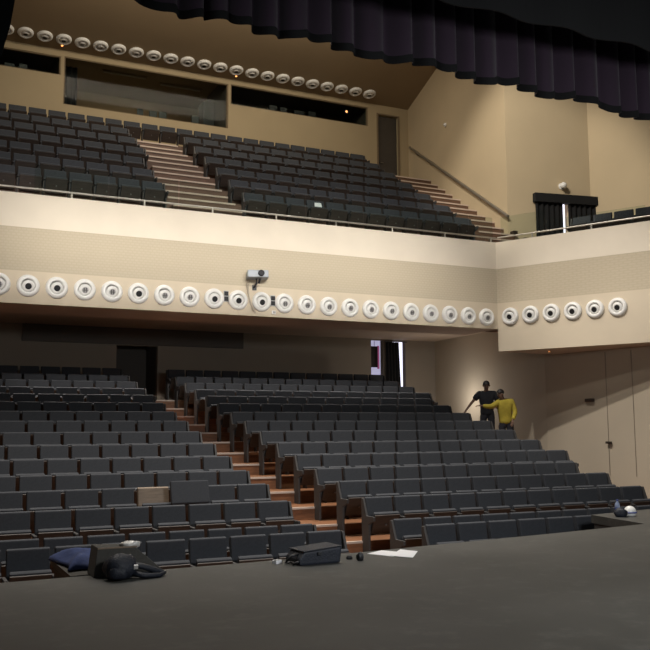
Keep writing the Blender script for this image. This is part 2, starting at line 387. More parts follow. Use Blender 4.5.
for k in range(3):
    p = CORN + N2 * .18 + S2 * (.08 + 1.3 * k); q = p + S2 * 1.26
    bm = B(); prism(bm, [p[:], q[:], (q + N2 * .012)[:], (p + N2 * .012)[:]], 'z', BT + .02, BT + (.72 if k == 0 else .45)); obj('glass_panel', bm, M['glass'], rl)

hr = thing('wall_handrail', 'long sloping wooden handrail on the wall above the balcony stairs', 'handrail')
h0 = Vector((16.31, 26.95, 10.23 + H)); h1 = Vector((15.62, 20.39, 6.13 + H))
mk('rail', M['rail_metal'], hr, tube, [h0, h1], .045)
for k in range(6):
    p = h0.lerp(h1, (k + .5) / 6)
    bm = B(); tube(bm, [p + Vector((0, 0, -.03)), p + Vector((.02, 0, -.1)), p + Vector((.1, 0, -.1))], .014); obj('bracket', bm, M['metal'], hr)

# ------------------------------------------------------------------ seats
def seat_parts():
    g = {}
    bm = B(); prism(bm, [(.0, .905), (.035, .92), (.085, .905), (.005, .42), (-.075, .42)], 'x', -.245, .245, .014); g['backrest'] = (bm, M['fabric'])
    bm = B(); prism(bm, [(.1, .86), (.115, .86), (.03, .4), (.015, .4)], 'x', -.235, .235, .004); g['back_panel'] = (bm, M['pan'])
    # tipped-up cushion: pivot low at the back, front edge up and forward
    piv = Vector((-.115, .35)); d = Vector((-.447, .894)); n = Vector((.894, .447))
    def pf(a0, a1, b0, b1): return [(piv + d * a0 + n * b0)[:], (piv + d * a1 + n * b0)[:], (piv + d * a1 + n * b1)[:], (piv + d * a0 + n * b1)[:]]
    bm = B(); prism(bm, pf(0.03, .36, -.005, .06), 'x', -.232, .232, .02); g['seat_cushion'] = (bm, M['fabric'])
    bm = B(); prism(bm, pf(0, .34, -.028, -.006), 'x', -.232, .232, .006); g['seat_pan'] = (bm, M['pan'])
    c = piv + d * .17 + n * -.03
    bm = B(); tube(bm, [(0, c.x, c.y), (0, c.x - .894 * .014, c.y - .447 * .014)], .018, 8); g['bumper'] = (bm, M['vane'])
    bm = B(); box(bm, -.297, -.253, -.35, -.02, .585, .615, .01); g['armrest'] = (bm, M['panel'])
    bm = B(); prism(bm, [(-.24, .585), (-.06, .585), (-.05, .0), (-.2, 0)], 'x', -.288, -.262); g['pedestal'] = (bm, M['pan'])
    bm = B(); prism(bm, [(.06, .9), (.0, .9), (-.11, .63), (-.36, .63), (-.36, .56), (-.19, .5), (-.19, 0), (.04, 0)], 'x', -.3, -.262, .008); g['side_panel'] = (bm, M['panel'])
    return g
PM = {}
for n_, (bm, mm) in seat_parts().items():
    me = bpy.data.meshes.new(n_); bm.normal_update(); bm.to_mesh(me); bm.free(); me.materials.append(mm); PM[n_] = me
# mirrored copies for the last seat of a row
for n_ in ('side_panel', 'armrest', 'pedestal'):
    me = PM[n_].copy(); me.transform(Matrix.Diagonal((-1, 1, 1, 1))); me.flip_normals(); PM[n_ + '_m'] = me
def addp(name, mesh, parent):
    o = bpy.data.objects.new(name, PM[mesh]); C.objects.link(o); o.parent = parent; return o
MASS = []                      # seats that show smallest, gathered into one object at the end
def seat(x, y, z, label, group, key, rz=0, left_end=False, right_end=False, no_cushion=False, board=False):
    loc = (x, y, z)
    if key in SMALL:
        MASS.append((loc, rz, left_end, right_end)); return None
    t = thing('theatre_seat', label, 'seat', loc, rz, group); KEYS[t.name] = key
    if board:
        mm = PM['backrest'].copy(); mm.materials.clear(); mm.materials.append(M['wood_board'])
        o = bpy.data.objects.new('backrest', mm); C.objects.link(o); o.parent = t; o['label'] = 'bare wooden board'
        o.scale = (1, 1, 1)
    else: addp('backrest', 'backrest', t)
    addp('back_panel', 'back_panel', t); addp('seat_cushion', 'seat_cushion', t)
    p = addp('seat_pan', 'seat_pan', t); addp('bumper', 'bumper', p)
    if left_end: addp('side_panel', 'side_panel', t)
    else: addp('armrest', 'armrest', t); addp('pedestal', 'pedestal', t)
    if right_end: addp('side_panel', 'side_panel_m', t)
    return t
SMALL = set(); KEYS = {}
_small = ('BL 1 -1; BL 2 -1; BL 4 -1; BL 5 -1; BR 2 10; BR 3 6 7 8 9 10 11; BR 4 1 3 4 5 6 7 8 9 10 11; BR 5 1 2 3 4 5 6 7 8 9 10 11; BT 6 0 4 5 6 11 12 13 14 15 16 17 18 19 20 21; L -2 5 6 8; L 1 2; L 4 7; L 8 6; L 9 6; L 10 1 2 6; L 11 1 2 3 6; L 12 0 1 2 3 4 5; L 13 0 1 2 3 4 5; R -1 7 8 9 10; R 7 8 9 10; R 8 6 7 8 9 10 11; R 9 2 3 4 5 6 7 8 9 10 11; R 10 1 2 3 4 5 6 7 8 9 10 11 12; R 11 1 2 3 4 5 6 7 8 9 10 11 12; R 12 1 2 3 4 5 6 7 8 9 10 11 12; R 13 1 2 3 4 5 6 7 8 9 10 11 12')
for e in _small.split(';'):
    q = e.split()
    for k in q[2:]: SMALL.add((q[0], int(q[1]), int(k)))
# stalls, block away from the side wall: counted from the aisle
PITCH = .55
for i in range(-2, 14):
    y = ROW_Y(i)
    for k in range(0, 9):
        xl = 5.013 - PITCH * k
        if i <= 0 and False: continue
        if xl + .5 < .0935 * y + .03: break
        lab = 'grey folding theatre seat, %s from the aisle, %s row from the stage, left block' % (ORD[k], ORD[i + 2])
        bd = (i == 1 and k == 3)
        if bd: lab = 'theatre seat with a bare pale wooden backrest among the grey seats'
        seat(xl + .26, y, FL[i], lab, 'stalls seats in the left block', ('L', i, k), right_end=(k == 0), board=bd)
# stalls, wide block reaching the side wall
for i in range(-2, 14):
    n = 6 if i == -2 else 11 if i <= 2 else 12 if i <= 9 else 13
    for k in range(n):
        lab = 'grey folding theatre seat, %s from the aisle, %s row from the stage, right block' % (ORD[k], ORD[i + 2])
        seat(6.88 + PITCH * k + .26, ROW_Y(i), FL[i], lab, 'stalls seats in the right block', ('R', i, k), left_end=(k == 0), right_end=(k == n - 1))
# balcony
for j in range(6):
    x0 = 2.07 if j < 3 else 2.36
    for k in range(-1, 6):
        lab = 'dark balcony seat, %s from the aisle stairs, %s row above the railing, left block' % (ORD[5 - k], ORD[j])
        seat(x0 + .556 * k + .26, BROW(j), BFL(j), lab, 'balcony seats in the left block', ('BL', j, k), right_end=(k == 5))
    for k in range(12):
        lab = 'dark balcony seat, %s from the aisle stairs, %s row above the railing, right block' % (ORD[k], ORD[j])
        seat(7.4 + .563 * k + .26, BROW(j), BFL(j), lab, 'balcony seats in the right block', ('BR', j, k), left_end=(k == 0), right_end=(k == 11))
for k in range(22):
    lab = 'dark balcony seat in the unbroken top row, %s from the far wall door' % ORD[21 - k]
    seat(1.84 + .56 * k + .26, BROW(6), BFL(6), lab, 'seats in the top row of the balcony', ('BT', 6, k), left_end=(k == 0), right_end=(k == 21))
for k in range(4):
    p = CORN + N2 * 1.0 + S2 * (2.03 + .555 * k)
    lab = 'dark seat on the side balcony, %s from the curtained doorway' % ORD[k]
    seat(p.x, p.y, 4.69 + H, lab, 'side balcony seats', ('SB', 0, k), rz=math.radians(-62.3), left_end=(k == 0), right_end=(k == 3))
# the seats that show smallest, as one object
if MASS:
    bm = B(); mats = []
    names = ['backrest', 'back_panel', 'seat_cushion', 'seat_pan', 'armrest', 'pedestal', 'side_panel', 'side_panel_m']
    for n_ in names:
        for mm in PM[n_].materials:
            if mm not in mats: mats.append(mm)
    for loc, rz, le, re_ in MASS:
        mt = Matrix.Translation(loc) @ Matrix.Rotation(rz, 4, 'Z')
        use = ['backrest', 'back_panel', 'seat_cushion', 'seat_pan'] + (['side_panel'] if le else ['armrest', 'pedestal']) + (['side_panel_m'] if re_ else [])
        for n_ in use:
            me = PM[n_].copy(); me.transform(mt)
            n0 = len(bm.faces); bm.from_mesh(me); bm.faces.ensure_lookup_table()
            ix = mats.index(PM[n_].materials[0])
            for f in bm.faces[n0:]: f.material_index = ix
            bpy.data.meshes.remove(me)
    o = obj('theatre_seats', bm, None)
    for mm in mats: o.data.materials.append(mm)
    tag(o, 'mass of dark theatre seats barely showing in the farthest rows', 'seats', kind='stuff')

# detached backrest leaning on a seat
cy = ROW_Y(1) - .33
t = thing('seat_pad', 'tall grey upholstered pad standing upright on a stalls seat', 'seat pad', (4.13, cy, FL[1] + .665), math.radians(2))
t.rotation_euler = (math.radians(-14), 0, math.radians(2))
mk('pad', M['fabric'], t, box, -.31, .31, -.03, .05, 0, .36, .02)
mk('backing_board', M['pan'], t, box, -.3, .3, .051, .065, .01, .35, .004)

# ------------------------------------------------------------------ air diffusers
def dif_meshes():
    g = {}
    bm = B(); lathe(bm, [(.232, 0), (.236, .02), (.228, .05), (.2, .078), (.168, .088), (.15, .08), (.14, .06), (.135, .03), (.135, .001)], 32); g['rim'] = (bm, M['white'])
    tilt = Matrix.Rotation(math.radians(14), 4, 'X') @ Matrix.Translation((0, 0, .02))
    bm = B(); lathe(bm, [(.132, -.03), (.127, .02), (.11, .05), (.085, .062), (.062, .06), (.055, .03)], 28, tilt); g['nozzle'] = (bm, M['white'])
    bm = B(); lathe(bm, [(.002, .0605), (.066, .0605), (.066, .066), (.056, .068), (.002, .068)], 20, tilt); g['throat'] = (bm, M['throat'])
    bm = B(); lathe(bm, [(.002, .0605), (.066, .0605), (.067, .066), (.002, .066)], 20, tilt); g['cone'] = (bm, M['nozzle'])
    bm = B()
    for a in (-.022, .022): box(bm, a - .012, a + .012, -.05, .05, .064, .071, mtx=tilt)
    box(bm, -.05, .05, -.008, .008, .064, .071, mtx=tilt); g['vane'] = (bm, M['vane'])
    return g
DM = {}
for n_, (bm, mm) in dif_meshes().items():
    me = bpy.data.meshes.new(n_); bm.normal_update(); bm.to_mesh(me); bm.free(); me.materials.append(mm); DM[n_] = me
    for p in me.polygons: p.use_smooth = (n_ in ('rim', 'nozzle'))
def diffuser(loc, rot, label, group, kind, scale=1):
    t = thing('air_diffuser', label, 'air diffuser', loc, 0, group); t.rotation_euler = rot; t.scale = (scale,) * 3
    for n_ in (['rim', 'nozzle', 'throat'] if kind == 'A' else ['rim', 'nozzle', 'cone', 'vane']):
        o = bpy.data.objects.new(n_, DM[n_]); C.objects.link(o); o.parent = t
    return t
kinds = 'BAABBABBAAABBBBBBBBBBB'
xb = [1.69 + .581 * k for k in range(22)]
for k, x in enumerate(xb):
    lab = 'white round air diffuser with %s, %s from the balcony corner' % ('black throat' if kinds[k] == 'A' else 'grey vanes', ORD[21 - k])
    diffuser((x, 19.196, 3.03 - .004 * k + H), (PI / 2, 0, 0), lab, 'air diffusers along the balcony front', kinds[k], 1.0)
for k in range(6):
    p = CORN + S2 * (.37 + .571 * k) - N2 * .004
    diffuser((p.x, p.y, 2.96 + H), (PI / 2, 0, math.atan2(S2.y, S2.x)), 'white round air diffuser with black throat on the splayed side, %s past the corner' % ORD[k], 'air diffusers on the splayed balcony side', 'A')
kc = 'AAAABBABAAAAAAAAAAAAAAAAAAAAA'
yc = 26.69
tl = math.atan(.27)
for k in range(23):
    x = 2.28 + (14.52 - 2.28) / 22 * k
    diffuser((x, yc, CZ(yc) - .0), (PI - tl, 0, 0), 'round ceiling diffuser above the control room, %s from the dark door' % ORD[22 - k], 'ceiling diffusers above the balcony', kc[k], 1.0)

# ------------------------------------------------------------------ small lights
def downlight(loc, rot, label):
    t = thing('signal_light', label, 'light', loc); t.rotation_euler = rot; t.scale = (.75,) * 3
    bm = B(); lathe(bm, [(.075, 0), (.075, .012), (.05, .016), (.05, .001)], 16); obj('ring', bm, M['nozzle'], t)
    bm = B(); lathe(bm, [(.001, .004), (.048, .004), (.04, .014), (.001, .018)], 14); obj('bulb', bm, M['glow'], t)
zc = CZ(27.0)
downlight((3.95, 27.0, zc), (PI - tl, 0, 0), 'small orange lamp on the ceiling near the first control room post')
downlight((9.62, 27.0, zc), (PI - tl, 0, 0), 'small orange lamp on the ceiling above the longest slit window end')
downlight((13.9, 27.27, 11.32 + H), (PI / 2, 0, 0), 'small orange lamp glowing inside the long control room window')
downlight((15.55, 18.7, 2.058 + H), (PI, 0, 0), 'small orange lamp under the side balcony')

# ------------------------------------------------------------------ control room contents
def tube_light(x0, x1, y, z, label):
    t = thing('strip_light', label, 'light', ((x0 + x1) / 2, y, z))
    L = (x1 - x0) / 2
    mk('housing', M['booth'], t, box, -L, L, -.07, .07, -.04, 0); mk('tube', M['lamp_off'], t, lambda bm: tube(bm, [(-L + .05, 0, -.06), (L - .05, 0, -.06)], .025))
zt = W2[3] + .349
tube_light(5.5, 7.0, 28.6, zt, 'unlit strip light in the control room above the equipment'); tube_light(7.5, 9.0, 28.9, zt, 'unlit strip light in the control room near the cabinet')
sill = W2[2] - .74
def desk(x0, x1, z, n):
    t = thing('control_desk', n, 'desk', ((x0 + x1) / 2, 27.83, z)); L = (x1 - x0) / 2
    mk('desktop', M['equip'], t, box, -L, L, -.35, .35, .68, .72)
    for sx in (-L + .05, L - .05): mk('leg', M['equip'], t, box, sx - .03, sx + .03, -.3, .3, 0, .68)
desk(5.0, 9.0, sill, 'dark control desk behind the big control room window')
desk(.6, 3.6, W1[2] - .74, 'dark control desk behind the small control room opening'); desk(10, 14.4, W3[2] - .74, 'dark control desk behind the long slit window')
def monitor(x, z, w, h, lab):
    t = thing('monitor', lab, 'monitor', (x, 27.62, z))
    mk('screen', M['equip'], t, box, -w / 2, w / 2, -.03, .03, .14, .14 + h, .008); mk('stand', M['equip'], t, box, -.03, .03, 0, .03, 0, .15); mk('foot', M['equip'], t, box, -.1, .1, -.08, .08, 0, .015)
for x, w, h, l in ((6.55, .2, .26, 'small dark monitor on the control room desk'), (6.98, .26, .25, 'dark monitor on the control room desk beside its twin'), (7.3, .26, .27, 'dark monitor with a bulkier frame on the control room desk'), (8.4, .24, .3, 'dark monitor on the control room desk nearest the cabinet')):
    monitor(x, sill + .72, w, h, l)
for x, w, h, l in ((11.2, .3, .24, 'dark monitor behind the long slit window'), (11.6, .26, .22, 'second dark monitor behind the long slit window'), (12.2, .4, .2, 'wide dark monitor in the middle of the slit window'), (12.7, .3, .24, 'dark monitor farthest along the slit window')):
    monitor(x, W3[2] - .019, w, h, l)
for x, w, h, l in ((2.5, .3, .16, 'low dark monitor in the small control room opening'), (2.9, .24, .2, 'small dark monitor in the small control room opening')):
    monitor(x, W1[2] - .019, w, h, l)
t = thing('equipment_rack', 'dark equipment rack at the end of the big control room', 'rack', (9.1, 28.6, sill))
mk('cabinet', M['equip'], t, box, -.2, .2, -.3, .3, 0, 2.0, .01); mk('shelf', M['booth_dark'], t, box, -.18, .18, -.31, -.3, 1.0, 1.05)
t = thing('black_drape', 'black drape at the first end of the big control room', 'curtain', (4.3, 28.0, sill))
bm = B(); pts = [(-.2 + .05 * q, .05 * math.sin(q * 1.9)) for q in range(11)]; prism(bm, pts + [(p[0], p[1] + .02) for p in pts[::-1]], 'z', 0.01, 2.3); obj('drape_cloth', bm, M['black_cloth'], t)

# ------------------------------------------------------------------ curtained doorway on the side balcony
def wave_prism(bm, p, d, nrm, L, z0, z1, amp, wl, th=.02, taper=0, n=None):
    n = n or int(L / wl * 8); top, bot = [], []
    for q in range(n + 1):
        s = L * q / n; a = amp * math.sin(2 * PI * s / wl)
        top.append((s, a)); bot.append((s - taper * (s / L) , a))
    def W(s, a, z): v = p + d * s + nrm * a; return bm.verts.new((v.x, v.y, z))
    rows = [[W(s, a, z1) for s, a in top], [W(s, a, z0) for s, a in bot], [W(s, a + th, z0) for s, a in bot], [W(s, a + th, z1) for s, a in top]]
    fs = []
    for r0, r1 in zip(rows, rows[1:] + rows[:1]):
        for q in range(n): fs.append(bm.faces.new((r0[q], r0[q + 1], r1[q + 1], r1[q])))
    for q in (0, n): fs.append(bm.faces.new([r[q] for r in rows]))
    bmesh.ops.recalc_face_normals(bm, faces=fs)
nC = Vector((-.18, -.983))
t = thing('door_curtain', 'black curtain with pelmet parted over the bright side balcony doorway', 'curtain')
p = P0 + DC * dA + nC * .08
bm = B(); wave_prism(bm, p, DC, nC, .87, 4.7 + H, 6.72 + H, .03, .17); obj('curtain_panel', bm, M['black_cloth'], t)
p = P0 + DC * 1.93 + nC * .08
bm = B(); wave_prism(bm, p, DC, nC, .9, 4.7 + H, 6.72 + H, .03, .17); obj('curtain_panel', bm, M['black_cloth'], t)
p = P0 + DC * (dA - .05) + nC * .02; q = P0 + DC * (dB + .0) + nC * .02
bm = B(); prism(bm, [p[:], q[:], (q + nC * .17)[:], (p + nC * .17)[:]], 'z', 6.62 + H, 6.88 + H); obj('pelmet', bm, M['black_cloth'], t)
p = P0 + DC * 1.78 + nC * .004
t = thing('wall_lamp', 'small round white wall lamp above the curtained doorway', 'lamp', (p.x, p.y, 7.17 + H)); t.rotation_euler = (PI / 2, 0, math.atan2(DC.y, DC.x))
bm = B(); lathe(bm, [(.1, 0), (.1, .03), (.05, .05), (.002, .05)], 18); obj('base', bm, M['white'], t)
bm = B(); lathe(bm, [(.03, .04), (.09, .09), (.1, .14), (.07, .2), (.002, .22)], 18); obj('globe', bm, M['white'], t, True)
t = thing('wall_sensor', 'tiny white sensor on the warm wall high above the handrail', 'sensor', (16.08, 24.22, 10.17 + H)); t.rotation_euler = (0, -PI / 2, 0)
bm = B(); lathe(bm, [(.07, 0), (.07, .03), (.04, .05), (.002, .05)], 14); obj('base', bm, M['white'], t)
bm = B(); lathe(bm, [(.035, .045), (.03, .08), (.002, .09)], 12); obj('dome', bm, M['white'], t)
ang = math.atan2(S2.y, S2.x)
ang = math.atan2(LD.y, LD.x)
for (q_, z_, w, h, l) in ((1.55, .75, .26, .085, 'dark slim sconce on the plain side wall'), (2.1, -.36, .15, .06, 'small dark fitting low on the plain side wall')):
    p_ = LW0 + LD * q_
    t = thing('wall_sconce', l, 'lamp', (p_.x - .004, p_.y, z_ + H), ang)
    mk('shade', M['sconce'], t, box, -w / 2, w / 2, -.12, -.03, -h / 2, h / 2, .015); mk('wall_plate', M['metal'], t, box, -w / 5, w / 5, -.03, 0, -h / 3, h / 3)

# ------------------------------------------------------------------ projector, sockets on the balcony front
t = thing('projector', 'grey projector on a black bracket hung on the balcony front', 'projector', (7.30, 18.93, 3.57 + H), math.radians(-16))
mk('body', M['proj'], t, box, -.24, .24, -.22, .2, -.085, .085, .02)
mk('lens', M['lens'], t, lambda bm: tube(bm, [(.07, -.2, .01), (.07, -.25, .01), (.07, -.27, .01)], [.075, .075, .06], 18))
mk('bracket', M['black_plastic'], t, lambda bm: (tube(bm, [(-.02, 0, -.08), (-.02, .0, -.2), (-.06, .2, -.26)], .025, 8), tube(bm, [(.06, -.05, -.08), (.03, -.02, -.2)], .025, 8), box(bm, -.1, .0, .2, .25, -.32, -.2)))
mk('cable', M['cable'], t, lambda bm: (tube(bm, [(-.2, .1, -.07), (-.24, .15, -.2), (-.2, .2, -.4), (-.16, .2, -.6), (-.06, .19, -.82)], .014, 6), tube(bm, [(-.16, .1, -.07), (-.2, .15, -.25), (-.17, .2, -.5), (-.1, .2, -.7), (-.02, .19, -.85)], .01, 6)))
for x, z_, l in ((6.63, 3.07, 'dark twin socket box between two diffusers before the projector'), (7.79, 3.03, 'dark twin socket box between two diffusers just past the projector')):
    t = thing('socket_box', l, 'socket box', (x, 19.196, z_ + H))
    mk('plate', M['nozzle'], t, box, -.06, .06, -.02, 0, -.13, .13, .005)
    for s in (-.06, .06): mk('socket', M['black_plastic'], t, box, -.05, .05, -.035, -.018, s - .05, s + .05, .004)
t = thing('cable_gland', 'tiny white junction box under the second socket box', 'junction box', (7.81, 19.196, 2.76 + H))
mk('case', M['white'], t, box, -.05, .05, -.04, 0, -.05, .04, .01); mk('lid', M['nozzle'], t, box, -.035, .035, -.046, -.04, -.03, .02)

# ------------------------------------------------------------------ stage curtains
t = thing('house_curtain', 'dark purple velvet house curtain hanging across the top of the picture', 'curtain')
bm = B(); n = 1100; X0, X1 = -3.5, 14.0; rows = []
for v in range(9):
    r = []
    for q in range(n + 1):
        x = X0 + (X1 - X0) * q / n
        ph = 2 * PI * x / .3 + 1.1 * math.sin(x * 2.1) + .7 * math.sin(x * 4.7)
        a = .07 * math.sin(ph) + .02 * math.sin(1.37 * ph)
        z0 = 4.09 - .024 * x + .03 * math.sin(ph + .6) + .035 * math.sin(x * 5.3 + math.sin(x * 2)) + H
        z = z0 + (4.2) * (v / 8) ** 1.3
        r.append(bm.verts.new((x + .03 * math.cos(ph), 8 + a * (1 - .25 * v / 8), z)))
    rows.append(r)
for a_, b_ in zip(rows, rows[1:]):
    for q in range(n): bm.faces.new((a_[q], a_[q + 1], b_[q + 1], b_[q]))
obj('pleated_cloth', bm, M['velvet'], t, True)
bm = B(); r0 = []; r1 = []
for q in range(n + 1):
    x = X0 + (X1 - X0) * q / n
    ph = 2 * PI * x / .3 + 1.1 * math.sin(x * 2.1) + .7 * math.sin(x * 4.7); a = .07 * math.sin(ph) + .02 * math.sin(1.37 * ph)
    z0 = 4.085 - .024 * x + .03 * math.sin(ph + .6) + .035 * math.sin(x * 5.3 + math.sin(x * 2)) + H
    r0.append(bm.verts.new((x + .03 * math.cos(ph), 7.985 + a, z0))); r1.append(bm.verts.new((x + .03 * math.cos(ph), 7.985 + a, z0 + .09)))
for q in range(n): bm.faces.new((r0[q], r0[q + 1], r1[q + 1], r1[q]))
obj('bottom_hem', bm, M['black_cloth'], t, True)
t = thing('masking_border', 'black masking border hung in front of the purple curtain', 'curtain')
bm = B(); wave_prism(bm, Vector((-3.5, 7)), Vector((1, 0)), Vector((0, 1)), 16, 4.22 + H, 8 + H, .04, .9, n=160); obj('border_cloth', bm, M['black_cloth'], t)
bm = B(); tube(bm, [(-3.5, 7, 8 + H), (12.5, 7, 8 + H)], .03); obj('batten', bm, M['metal'], t)
t = thing('stage_drape', 'black swept-back drape hanging at the edge of the stage opening', 'curtain')
bm = B(); cols = []
zs_ = [5.5, 4, 3.2, 2.9, 2.7, 2.5, 2.3]; xe = [.64, .62, .59, .565, .54, .495, .43]
for z_, e in zip(zs_, xe):
    cols.append([bm.verts.new((-2.5 + (e + 2.5) * q / 30, 6 + .07 * math.sin(q * 1.3) * (1 if q < 30 else .2), z_ + H)) for q in range(31)])
for a_, b_ in zip(cols, cols[1:]):
    for q in range(30): bm.faces.new((a_[q], a_[q + 1], b_[q + 1], b_[q]))
obj('drape_cloth', bm, M['black_cloth'], t)
bm = B(); tube(bm, [(-2.6, 6, 5.52 + H), (.7, 6, 5.52 + H)], .025); obj('batten', bm, M['metal'], t)

# ------------------------------------------------------------------ things on the stage
def blob(bm, cx, cy, cz, rx, ry_, rz_, seed, amp=.15, n=20, flat=True):
    rnd = random.Random(seed); ks = [(rnd.uniform(1, 4), rnd.uniform(0, 6), rnd.uniform(1, 4), rnd.uniform(0, 6)) for _ in range(4)]
    g = bmesh.ops.create_uvsphere(bm, u_segments=n, v_segments=n // 2, radius=1)
    for v in g['verts']:
        c = v.co; f = 1 + amp * sum(math.sin(k[0] * c.x * 2 + k[1]) * math.sin(k[2] * c.y * 2 + k[3] + c.z) for k in ks) / 2
        z = c.z * f
        if flat: z = max(z, -.75)
        v.co = Vector((cx + c.x * f * rx, cy + c.y * f * ry_, cz + z * rz_))
Z = STAGE
# wedge
t = thing('wedge_monitor', 'grey carpeted wedge box standing behind the navy backpack on the stage edge', 'wedge box', (1.6, 8.13, Z))
mk('body', M['carpet'], t, lambda bm: prism(bm, [(0, 0), (.66, 0), (.37, .245), (.03, .26)], 'y', 0, .3, .006))
mk('edge_trim', M['wood_board'], t, lambda bm: box(bm, .03, .38, -.004, .006, .245, .258))
mk('handle', M['black_plastic'], t, lambda bm: tube(bm, [(.2, -.002, .16), (.2, -.03, .16), (.3, -.03, .16), (.3, -.002, .16)], .008, 6))
# backpack
t = thing('backpack', 'navy backpack lying on the stage edge with straps spread', 'backpack', (1.79, 7.95, Z))
bm = B(); blob(bm, 0, 0, .1, .15, .12, .125, 3, .12); obj('body', bm, M['navy'], t, True)
bm = B(); blob(bm, -.03, -.09, .07, .09, .05, .07, 5, .1); obj('pocket', bm, M['navy'], t, True)
for dy in (0, .07):
    bm = B(); tube(bm, [(.08, dy - .03, .12), (.2, dy - .02, .1), (.33, dy, .05), (.4, dy + .02, .025), (.34, dy - .05, .02), (.2, dy - .08, .03), (.1, dy - .06, .05)], [.02, .025, .028, .025, .022, .022, .02], 8); obj('strap', bm, M['navy'], t, True)
bm = B(); box(bm, .1, .14, -.09, -.07, .09, .13, .004); obj('buckle', bm, M['metal'], t)
bm = B(); blob(bm, 0, 0, 0, .09, .06, .03, 9, .35, flat=False)
o = obj('plastic_wrap', bm, mat('shiny_wrap', (.6, .58, .55), .25), None, True, (1.93, 8.2, Z + .265)); tag(o, 'crumpled shiny white wrap lying on top of the wedge box', 'wrapping')
# blue cloth: draped grid
bm = B(); NX, NY = 26, 20; vs = []
for v in range(NY + 1):
    r = []
    for u in range(NX + 1):
        a, b_ = u / NX, v / NY
        x = -.27 + .5 * a + .05 * math.sin(b_ * 5); y = -.3 + .85 * b_ + .06 * math.sin(a * 6)
        e = min(a, 1 - a, b_, 1 - b_); z = .015 + .13 * min(1, e * 5) ** .7 * (.75 + .25 * math.sin(a * 9 + b_ * 3) * math.sin(b_ * 7 + 1))
        r.append(bm.verts.new((x, y, z)))
    vs.append(r)
for v in range(NY):
    for u in range(NX): bm.faces.new((vs[v][u], vs[v][u + 1], vs[v + 1][u + 1], vs[v + 1][u]))
o = obj('blue_cloth', bm, M['blue_cloth'], None, True, (1.72, 8.85, Z - .002)); tag(o, 'crumpled blue cloth lying on the small platform at the stage edge', 'cloth')
mo = o.modifiers.new('th', 'SOLIDIFY'); mo.thickness = .012; mo.offset = 1
# laptop bag
t = thing('shoulder_bag', 'flat black shoulder bag lying on the stage edge near the papers', 'bag', (3.74, 8.08, Z), math.radians(4))
bm = B(); prism(bm, [(-.25, 0), (.2, 0), (.215, .12), (.205, .155), (-.2, .125), (-.255, .06)], 'y', -.14, .16, .02); obj('body', bm, M['navy'], t)
bm = B(); prism(bm, [(-.21, .128), (.21, .158), (.215, .166), (-.215, .137)], 'y', -.15, .17, .003); obj('flap', bm, M['navy'], t)
bm = B(); tube(bm, [(-.22, -.05, .1), (-.3, -.06, .09), (-.33, -.02, .04), (-.3, .06, .015), (-.26, -.02, .02), (-.3, -.1, .02), (-.22, -.12, .05)], .012, 8); obj('strap', bm, M['black_plastic'], t, True)
bm = B(); box(bm, -.06, -.02, -.158, -.146, .09, .12, .003); obj('buckle', bm, M['black_plastic'], t)
# papers
def paper(pts, label, dz):
    bm = B(); c = Vector((sum(p[0] for p in pts) / 4, sum(p[1] for p in pts) / 4))
    prism(bm, [(p[0] - c.x, p[1] - c.y) for p in pts], 'z', 0, .004)
    o = obj('paper_sheet', bm, M['paper'], None, False, (c.x, c.y, Z + dz)); tag(o, label, 'paper', 'white paper sheets on the stage')
paper([(4.47, 8.37), (4.6, 8.06), (4.86, 8.27), (4.72, 8.52)], 'white paper sheet on the stage edge, nearer the black bag', .001)
paper([(4.585, 8.1), (4.72, 7.87), (5.01, 8.25), (4.92, 8.46)], 'white paper sheet overlapping another, farther from the black bag', .006)
bm = B(); blob(bm, 0, 0, .035, .035, .03, .045, 11, .3); o = obj('glove', bm, M['black_plastic'], None, True, (4.18, 7.98, Z)); tag(o, 'small black crumpled glove on the stage beside the papers', 'glove')
bm = B(); lathe(bm, [(.03, 0), (.032, .02), (.02, .035), (.002, .035)], 14); o = obj('lens_cap', bm, M['black_plastic'], None, False, (4.13, 8.12, Z)); tag(o, 'tiny black round cap on the stage beside the bag', 'cap')
t = thing('cigarette_packet', 'tiny white packet on the stage left of the black bag', 'packet', (3.37, 8.18, Z), .4)
mk('pack', M['paper'], t, box, -.04, .04, -.03, .03, 0, .035, .004); mk('lid_flap', M['nozzle'], t, box, -.04, .04, -.032, -.0, .0355, .038)
# bottle and ball
t = thing('water_bottle', 'clear plastic water bottle standing on the stage corner by the seats', 'bottle', (9.75, 10.3, Z))
bm = B(); lathe(bm, [(.03, 0), (.038, .01), (.038, .06), (.035, .075), (.038, .09), (.038, .15), (.03, .18), (.014, .2), (.014, .215)], 18); obj('body', bm, M['bottle'], t, True)
bm = B(); lathe(bm, [(.017, .212), (.017, .235), (.002, .237)], 14); obj('cap', bm, M['cap'], t)
bm = B(); lathe(bm, [(.039, .075), (.039, .12)], 18); obj('wrapper', bm, M['cap'], t)
t = thing('helmet', 'small white round helmet lying on the stage corner beside the bottle', 'helmet', (9.82, 10.12, Z))
bm = B(); g = bmesh.ops.create_uvsphere(bm, u_segments=24, v_segments=14, radius=.09)
for v in g['verts']: v.co.z = max(v.co.z, -.06) + .06
obj('shell', bm, M['white'], t, True)
bm = B(); lathe(bm, [(.094, .045), (.1, .05), (.1, .062), (.094, .066)], 24); obj('rim_band', bm, M['cap'], t)
bm = B(); blob(bm, 0, 0, .055, .1, .08, .075, 21, .2); o = obj('dark_blue_cloth', bm, M['navy'], None, True, (9.62, 10.1, Z)); tag(o, 'bunched dark blue cloth between the bottle and the helmet', 'cloth')
